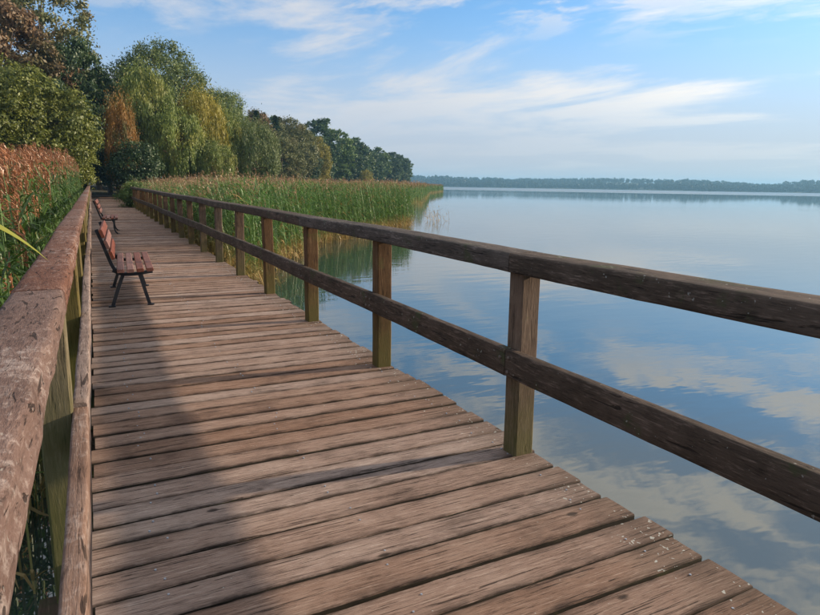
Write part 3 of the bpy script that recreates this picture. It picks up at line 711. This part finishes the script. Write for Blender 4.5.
# single reeds that lean over the scuffed railing
def lone_reed(label, x, y, h, blades, seed, lean=(0, 0)):
    t = empty('reed_plant', (x, y, WATER-0.1)); tag(t, label, 'reed', 'reeds leaning on the railing')
    m = MB(); m.tube([(0, 0, 0), (lean[0]*.3, lean[1]*.3, h*.5), (lean[0], lean[1], h)], [0.006, 0.005, 0.003], 6)
    me = m.mesh('stem', True); obj('stem', me, M['reed_green'], t)
    for (z, az, L, w, el, dr, yel) in blades:
        m = MB(); rows = []; n = 14; f = z/h
        for i in range(n+1):
            s = i/n; out = math.cos(el)*s*L; zz = z + (math.sin(el)*s - dr*s*s)*L
            px_, py_ = lean[0]*f*f + math.cos(az)*out, lean[1]*f*f + math.sin(az)*out
            ww = w*(0.45+0.55*min(1, s*4))*(1-max(0, s-0.55)/0.45)**0.8 + 0.0004
            a, b = -math.sin(az)*ww, math.cos(az)*ww; tw = 1.1 if yel else 0.35*math.sin(s*2+seed)
            rows.append([(px_-a, py_-b, zz-ww*tw), (px_, py_, zz-ww*0.3), (px_+a, py_+b, zz+ww*tw)])
        m.grid(rows); obj('leaf', m.mesh('leaf', True), M['reed_yellow'] if yel else M['reed_green'], t)
M['reed_green'] = foliage('single_reed_green', (0.04, 0.10, 0.02), (0.09, 0.17, 0.035), 0.35)
M['reed_yellow'] = foliage('single_reed_yellowing', (0.17, 0.21, 0.03), (0.30, 0.29, 0.04), 0.35, patch=(0.40, 0.15, 0.03), pamt=0.9, pscale=5.0)
lone_reed('reed with one yellowing orange-flecked blade lying over the scuffed handrail', -0.64, 2.9, 2.3, [(2.10, R(20), 0.48, 0.013, 0.12, 0.62, True), (1.95, R(150), 0.5, 0.012, 0.7, 0.9, False)], 1)
lone_reed('reed with broad arching green blades just behind the scuffed handrail', -0.62, 3.55, 2.0, [(1.72, R(55), 0.55, 0.016, 0.5, 0.6, False), (1.6, R(10), 0.42, 0.015, 0.4, 0.5, False), (1.9, R(95), 0.6, 0.015, 0.6, 0.8, False)], 2)
lone_reed('reed with green blades reaching past the outer edge of the scuffed handrail', -0.52, 4.6, 1.95, [(1.6, R(60), 0.5, 0.014, 0.7, 0.8, False), (1.75, R(110), 0.5, 0.014, 0.6, 0.8, False), (1.5, R(20), 0.34, 0.012, 0.5, 0.6, False)], 3)

# ------------------------------------------------------------------ trees
def leaf_quads(C, size, rg, up=0.35, slender=0.5, down=None, out=None):
    n = len(C); a = rg.normal(size=(n, 3)); a /= np.linalg.norm(a, axis=1, keepdims=True)
    nr = rg.normal(size=(n, 3)); nr[:, 2] += up
    if out is not None: nr = nr*0.55 + out*1.3
    nr /= np.linalg.norm(nr, axis=1, keepdims=True)
    if down is not None: a = a*0.35 + np.array([0, 0, -1.0])*down; a /= np.linalg.norm(a, axis=1, keepdims=True)
    b = np.cross(nr, a); b /= np.linalg.norm(b, axis=1, keepdims=True)+1e-9
    s = size*rg.uniform(0.6, 1.35, n)[:, None]
    V = np.stack([C-a*s, C+b*s*slender, C+a*s, C-b*s*slender], 1).reshape(-1, 3)
    F = np.arange(4*n).reshape(n, 4); return V, F
def clump_centres(h, w, z0, k, rg, inner=0.45, top_bias=0.0, shape=1.0):
    ps = []; hc = h-z0
    for i in range(k):
        zf = (i+0.5)/k; ph = i*2.39996 + rg.uniform(-.4, .4)
        z = zf*2-1; r = math.sqrt(max(0, 1-abs(z)**(2*shape)))
        q = rg.uniform(inner, 0.86)
        ps.append((math.cos(ph)*r*w/2*q, math.sin(ph)*r*w/2*q, z0+hc/2+z*hc/2*min(0.88, q+0.15)))
    return np.array(ps)
def trunk_mesh(h, z0, centres, rg, r0=0.3, limbs=14, bend=0.4):
    m = MB(); top = Vector((rg.uniform(-bend, bend), rg.uniform(-bend, bend), z0+(h-z0)*0.62))
    sp = [Vector((0, 0, -0.6)), Vector((bend*.2, 0, z0*0.5+.3)), Vector((top.x*.5, top.y*.5, z0+(h-z0)*.25)), top]
    m.tube(sp, [r0*1.25, r0, r0*.75, r0*.25], 8)
    idx = rg.permutation(len(centres))[:limbs]
    for i in idx:
        c = Vector(centres[i]); t = rg.uniform(0.35, 0.95)
        s = sp[1].lerp(sp[2], t*2) if t < .5 else sp[2].lerp(sp[3], t*2-1)
        mid = s.lerp(c, 0.5) + Vector((0, 0, 0.08*h*rg.uniform(-.2, 1)))
        m.tube([s, mid, c], [r0*.34, r0*.2, r0*.05], 5)
    return m.mesh('trunk', True)
def crown_clumps(h, w, z0, k, n, leaf, seed, rfac=0.24, inner=0.45, flat=0.72, shape=1.0, slender=0.55, fuzz=0.12, bare=0.0):
    rg = np.random.default_rng(seed); cs = clump_centres(h, w, z0, k, rg, inner, shape=shape)
    rad = w*rfac*rg.uniform(0.6, 1.25, k); wt = rad**2; cnt = rg.multinomial(n, wt/wt.sum()); P = []; O = []
    for c, r, q in zip(cs, rad, cnt):
        sub = max(3, int(q/90)); sd = rg.normal(size=(sub, 3)); sd /= np.linalg.norm(sd, axis=1, keepdims=True); sd[:, 2] = np.abs(sd[:, 2])*1.0-0.25
        sc_ = c + sd*r*rg.uniform(.45, 1.0, (sub, 1))*np.array([1, 1, flat])           # twiglet centres within the clump
        pick = rg.integers(0, sub, q); d = rg.normal(size=(q, 3))*r*0.26*np.array([1, 1, flat])
        P.append(sc_[pick] + d); O.append(d/(r*0.26)*0.6 + (sc_[pick]-c)/r*1.2)
        e = int(q*fuzz); d = rg.normal(size=(e, 3)); d /= np.linalg.norm(d, axis=1, keepdims=True); P.append(c + d*r*rg.uniform(.8, 1.3, (e, 1))*np.array([1, 1, flat])); O.append(d)
    P = np.concatenate(P); O = np.concatenate(O); O /= np.linalg.norm(O, axis=1, keepdims=True)+1e-6; k_ = P[:, 2] > 0.3; P = P[k_]; O = O[k_]
    V, F = leaf_quads(P, leaf, rg, slender=slender, out=O)
    return mesh_np('crown', V, F), cs
def crown_weeping(h, w, z0, k, strands, nleaf, leaf, seed, drop=(2.0, 5.0), inner=0.5, extra=0):
    rg = np.random.default_rng(seed); cs = clump_centres(h, w, z0, k, rg, inner)
    S = k*strands; c = np.repeat(cs, strands, 0); az = rg.uniform(0, 2*np.pi, S)
    out = np.arctan2(c[:, 1], c[:, 0]); az = np.where(rg.random(S) < 0.55, out + rg.normal(0, .7, S), az)
    r = w*0.13*np.sqrt(rg.uniform(0.05, 1, S)); rise = rg.uniform(0.2, 1.0, S)*w*0.06
    L = rg.uniform(*drop, S)
    t = np.linspace(0, 1, nleaf)[None, :] + rg.uniform(-.03, .03, (S, nleaf))
    hx = np.cos(az)[:, None]*r[:, None]*(1-(1-np.clip(t*2.2, 0, 1))**2); hy = np.sin(az)[:, None]*r[:, None]*(1-(1-np.clip(t*2.2, 0, 1))**2)
    zz = rise[:, None]*np.sin(np.clip(t*3.0, 0, 1)*np.pi) - L[:, None]*np.clip(t-0.16, 0, 1)**1.25
    P = c[:, None, :] + np.stack([hx, hy, zz], -1); P = P.reshape(-1, 3) + rg.normal(0, leaf*0.5, (S*nleaf, 3))
    O = np.repeat(np.stack([np.cos(az), np.sin(az), 0*az+0.25], 1), nleaf, 0); k_ = P[:, 2] > 0.25; P = P[k_]; O = O[k_]
    V, F = leaf_quads(P, leaf, rg, up=0.1, slender=0.26, down=1.0, out=O*0.7)
    if extra:
        q = rg.integers(0, k, extra); P2 = cs[q] + rg.normal(size=(extra, 3))*w*0.085 + np.array([0, 0, w*0.03])
        V2, F2 = leaf_quads(P2, leaf*0.8, rg, slender=0.35); F = np.concatenate([F, F2+len(V)]); V = np.concatenate([V, V2])
    return mesh_np('crown', V, F), cs
def crown_conifer(h, w, z0, n, leaf, seed):
    rg = np.random.default_rng(seed); t = rg.uniform(0, 1, n)**1.4
    tier = np.floor(t*16)/16 + rg.uniform(0, .05, n); az = rg.integers(0, 9, n)*0.7+np.floor(t*16)*0.4+rg.normal(0, .14, n)
    rr_ = (1-tier)*w/2*np.sqrt(rg.uniform(0.03, 1, n))*(0.8+0.25*np.sin(az*3+tier*40))
    P = np.stack([np.cos(az)*rr_, np.sin(az)*rr_, z0+(h-z0)*tier - rr_*0.28], 1)
    V, F = leaf_quads(P, leaf, rg, slender=0.4); return mesh_np('crown', V, F), P[rg.integers(0, n, 12)]

PROTO = {}
def proto(key, crown, cs, h, z0, seed, r0=0.3, limbs=14):
    PROTO[key] = (crown, trunk_mesh(h, z0, cs, np.random.default_rng(seed), r0, limbs), h)
c, cs = crown_clumps(10, 10, 0.6, 78, 26000, 0.125, 31, rfac=0.105, inner=0.62); proto('round', c, cs, 10, 0.6, 1, 0.28)
c, cs = crown_clumps(14, 11, 2.0, 84, 28000, 0.15, 32, rfac=0.105, inner=0.60); proto('broad', c, cs, 14, 2.0, 2, 0.35)
c, cs = crown_clumps(22, 12, 5.0, 64, 15000, 0.15, 33, rfac=0.10, inner=0.55, fuzz=0.3); proto('airy', c, cs, 22, 5.0, 3, 0.4, 30)
c, cs = crown_clumps(17, 14, 1.5, 105, 34000, 0.17, 34, rfac=0.095, inner=0.58, slender=0.33, fuzz=0.3, flat=1.0); proto('willow', c, cs, 17, 1.5, 4, 0.5, 24)
c, cs = crown_weeping(10, 8, 2.2, 75, 22, 16, 0.15, 35, (0.9, 2.7), inner=0.55, extra=5000); proto('weeping', c, cs, 10, 2.2, 5, 0.35)
c, cs = crown_weeping(8.5, 8.5, 1.4, 80, 20, 14, 0.14, 36, (0.6, 1.9), inner=0.6, extra=9000); proto('weeping_round', c, cs, 8.5, 1.4, 6, 0.3)
c, cs = crown_conifer(15, 6, 1.0, 9000, 0.30, 37); proto('conifer', c, cs, 15, 1.0, 7, 0.25, 8)
c, cs = crown_clumps(19, 13, 1.5, 70, 11000, 0.34, 38, rfac=0.115, inner=0.55); proto('far', c, cs, 19, 1.5, 8, 0.4, 8)
c, cs = crown_clumps(19, 12, 1.5, 60, 10000, 0.36, 39, rfac=0.12, inner=0.5); proto('far2', c, cs, 19, 1.5, 9, 0.4, 8)
c, cs = crown_clumps(4, 5, 0.1, 26, 9000, 0.09, 40, rfac=0.18); proto('bush', c, cs, 4, 0.1, 10, 0.12)

tr_ = random.Random(17)
def tree(name, key, mat, x, y, h, w=1.0, label='', group=None, bark='bark', rz=None, z=0.0):
    """one tree: trunk with limbs + crown; h = height of its top, w = width factor relative to its height factor"""
    cr, tk, H = PROTO[key]; s = h/H
    t = empty(name, (x, y, z), tr_.uniform(0, 6.28) if rz is None else rz); t.scale = (s*w, s*w, s)
    tag(t, label, 'bush' if key == 'bush' else 'tree', group)
    for nm, me, mt in (('trunk', tk, M[bark]), ('crown', cr, M[mat])):
        if not len(me.materials): me.materials.append(mt)
        o = link(bpy.data.objects.new(nm, me)); o.parent = t
        o.material_slots[0].link = 'OBJECT'; o.material_slots[0].material = mt
    return t
# -- around the end of the boardwalk
tree('tall_tree', 'airy', 'leaf_grey', -4.0, 76, 23.5, 1.05, 'very tall thin-leaved tree with sky showing through its top')
tree('tall_tree', 'airy', 'leaf_grey', -11.5, 79, 25, 1.1, 'very tall airy tree beside the copper brown one', None)
tree('copper_tree', 'broad', 'leaf_brown', -6.2, 62, 15.8, 0.95, 'copper brown tree in front of the tall airy trees')
tree('dark_tree', 'broad', 'leaf_dark', -0.6, 64, 13.6, 0.72, 'dark green tree rising between the copper tree and the willows')
OG = 'olive leafed trees behind the orange plumed reeds'
for i, (x, y, h, w) in enumerate([(-3.2, 47.5, 8.3, 0.95), (-6.0, 45, 7.6, 1.0), (-1.9, 50, 6.6, 0.9), (-9.5, 42, 8.0, 1.1), (-5.0, 53, 9.6, 0.9)]):
    tree('olive_tree', 'round', 'leaf_olive', x, y, h, w, {2: 'smallest olive tree, closest to the landing end of the scuffed railing', 4: 'tallest olive tree, right in front of the copper brown tree'}.get(i, 'rounded olive yellow tree behind the orange plumed reeds'), OG)
DG = 'dark trees shading the end of the boardwalk'
for i, (x, y, h, w, k) in enumerate([(1.6, 67, 10.4, 0.8, 'round'), (-2.2, 58.5, 9.0, 0.75, 'round'), (3.4, 71, 11.0, 0.9, 'broad'), (0.8, 78, 13, 0.9, 'broad'), (-2.5, 84, 15, 1.0, 'broad'), (6.5, 86, 15, 1.0, 'broad'), (3.0, 88, 12, 1.2, 'round'), (-7, 88, 15, 1.0, 'broad'), (12, 84, 13, 1.0, 'broad')]):
    tree('shade_tree', k, 'leaf_dark', x, y, h, w, 'dark green tree shading the dim end of the path', DG)
tree('orange_tree', 'weeping_round', 'leaf_orange', 2.45, 59.6, 8.3, 0.36, 'slim orange autumn tree hanging at the end of the boardwalk')
tree('willow_tree', 'weeping', 'leaf_weep', 4.9, 63.8, 11.7, 0.62, 'tall narrow weeping willow right behind the orange tree', None, 'bark_red')
tree('willow_tree', 'willow', 'leaf_willow', 8.0, 79, 17.0, 0.98, 'biggest grey green willow with a broad domed top', None, 'bark_red')
tree('willow_tree', 'weeping', 'leaf_weep', 7.2, 62.3, 8.2, 0.85, 'low weeping willow between the orange tree and the yellow willow', None, 'bark_red')
tree('willow_tree', 'weeping_round', 'leaf_yellow', 9.9, 64.5, 10.0, 0.52, 'bright yellow willow in front of the biggest willow', None, 'bark_red')
tree('willow_tree', 'weeping', 'leaf_weep', 12.0, 66.5, 9.0, 0.75, 'green weeping willow crowding the yellow willow', None, 'bark_red')
tree('willow_tree', 'weeping_round', 'leaf_willow', 15.0, 66.5, 7.6, 0.85, 'rounded grey green willow above the green reed bed', None, 'bark_red')
tree('willow_tree', 'weeping', 'leaf_weep', 10.4, 62.2, 5.4, 1.0, 'lowest weeping willow, under the yellow willow by the reeds', None, 'bark_red')
tree('willow_tree', 'willow', 'leaf_willow', 14.5, 80, 12.5, 0.85, 'grey green willow behind the rounded willow')
# -- the wooded shore running out to the headland
CG = 'conifers of the shore wood'
for (x, y, h, w) in [(21.6, 103, 13.2, 1.7), (25.5, 108, 13.4, 1.6), (19.5, 106, 13.0, 1.7), (33.5, 126, 14.6, 1.6), (36, 132, 15.0, 1.6), (29.5, 119, 14.2, 1.6)]:
    tree('conifer', 'conifer', 'leaf_conifer', x, y, h, w, 'blackish conifer poking above the shore wood', CG)
tree('brown_tree', 'broad', 'leaf_brown', 27.5, 118, 14.6, 0.8, 'dull brown tree between the conifers of the shore wood')
tree('brown_tree', 'broad', 'leaf_grey', 24.5, 104, 11.5, 0.8, 'grey olive tree rising behind the rounded willow')
tree('olive_tree', 'round', 'leaf_olive', 18.5, 84, 7.2, 0.9, 'small olive tree beside the rounded willow')
tree('olive_tree', 'round', 'leaf_grey', 37.5, 130, 14.6, 0.85, 'big dome shaped olive tree of the shore wood')
tree('olive_tree', 'round', 'leaf_grey', 31.5, 115, 10.5, 0.9, 'lower grey olive tree in front of the brown tree')
tree('dark_tree', 'round', 'leaf_dark', 43.8, 141, 10.8, 0.85, 'compact dark tree beside the yellow shore tree')
tree('yellow_tree', 'round', 'leaf_yellow', 50.8, 152, 12.6, 0.62, 'yellowing tree standing out against the dark headland wood')
tree('green_tree', 'round', 'leaf_olive', 49.5, 160, 15.4, 0.6, 'olive green tree at the back of the yellow shore tree')
tree('yellow_bush', 'bush', 'leaf_yellow', 83, 196, 6.0, 0.7, 'small yellow bush at the foot of the headland wood')
HG = 'dark trees of the headland wood'
tw = random.Random(23)
for i in range(15):
    f = i/14; x = 60 + (152-60)*f; y = 172 + (303-172)*f
    top = 19.5 - 4.0*f + tw.uniform(-1.3, 1.3)
    tree('headland_tree', ('far', 'far2')[i % 2], ('leaf_dark', 'leaf_dark', 'leaf_green')[i % 3], x-2+tw.uniform(-2, 2), y+4+tw.uniform(-2, 2), top*(0.9 if i % 2 else 1.0), tw.uniform(0.95, 1.2), 'broadleaf tree of the dark wood on the far headland', HG)
    tree('headland_tree', ('far2', 'far')[i % 2], 'leaf_dark', x-10+tw.uniform(-3, 3), y+16+tw.uniform(-3, 3), top*1.05, tw.uniform(0.9, 1.15), 'broadleaf tree of the dark wood on the far headland', HG)
BG = 'green trees filling the shore wood'
for i in range(13):
    f = i/12; x = 16 + (56-16)*f; y = 96 + (180-96)*f
    tree('wood_tree', ('far', 'broad')[i % 2], ('leaf_green', 'leaf_dark')[(i//2) % 2], x-5+tw.uniform(-2, 2), y+8+tw.uniform(-2, 2), 13.5+2.0*f+tw.uniform(-1, 1), 0.95, 'tree filling the back of the shore wood', BG)
# shrub hanging over the far part of the lake-side railing
tree('overhanging_bush', 'bush', 'leaf_green', 2.15, 38.5, 1.7, 1.1, 'dark green bush growing through the lake-side railing', None, z=-0.35)
tree('path_bush', 'bush', 'leaf_dark', -1.4, 60.5, 2.6, 0.9, 'dark bush by the landing end of the scuffed railing', None, z=-0.2)
tree('path_bush', 'bush', 'leaf_dark', 3.2, 57.6, 4.6, 0.85, 'tall dark bush hiding the foot of the orange tree', None, z=-0.1)

# -- far shore wood: one mass, kilometres of crowns
def far_wood():
    rg = np.random.default_rng(77); Cs = []
    for i in range(6500):
        j = int(rg.integers(0, len(crest)-1)); az, dist, top = crest[j]; az2 = crest[j+1][0]
        az = az + (az2-az)*rg.random(); band = rg.random()
        if 28 < j < 33 and 0.25 < band < 0.55: continue       # open fields
        band = band if i % 3 else band*0.12
        d = dist + 9 + band*420; z = (0.2 + top*min(1, (9+band*420)/330))
        h = rg.uniform(8, 12.5) * (0.75 if band < 0.1 else 1); r = h*rg.uniform(.3, .5)
        p = rg.normal(size=(46, 3)); p /= np.linalg.norm(p, axis=1, keepdims=True)
        p = p*rg.uniform(.55, 1, (46, 1))*np.array([r, r, h*.5]) + np.array([d*math.sin(az), d*math.cos(az), z+h*.5]); Cs.append(p)
    P = np.concatenate(Cs); V, F = leaf_quads(P, 1.9, rg, slender=0.7)
    o = obj('far_wood', mesh_np('far_wood', V, F), M['leaf_far']); tag(o, 'hazy wooded hills along the far shore of the lake', 'wood', kind='stuff')
far_wood()

# ------------------------------------------------------------------ haze: the damp evening air over the lake
m = MB(); m.box((0, 0, 30), (13000, 13000, 64)); hz = m.build('haze', None); tag(hz, kind='stuff')
hm = bpy.data.materials.new('lake_haze'); hm.use_nodes = True; hm.node_tree.nodes.clear(); H = NT(hm.node_tree)
pv_ = H.n('ShaderNodeVolumePrincipled', ins={'Color': (0.33, 0.68, 1.0, 1), 'Density': 0.00032, 'Anisotropy': 0.2})
ho = H.n('ShaderNodeOutputMaterial'); H.link(pv_.outputs[0], ho.inputs['Volume']); hz.data.materials.append(hm)
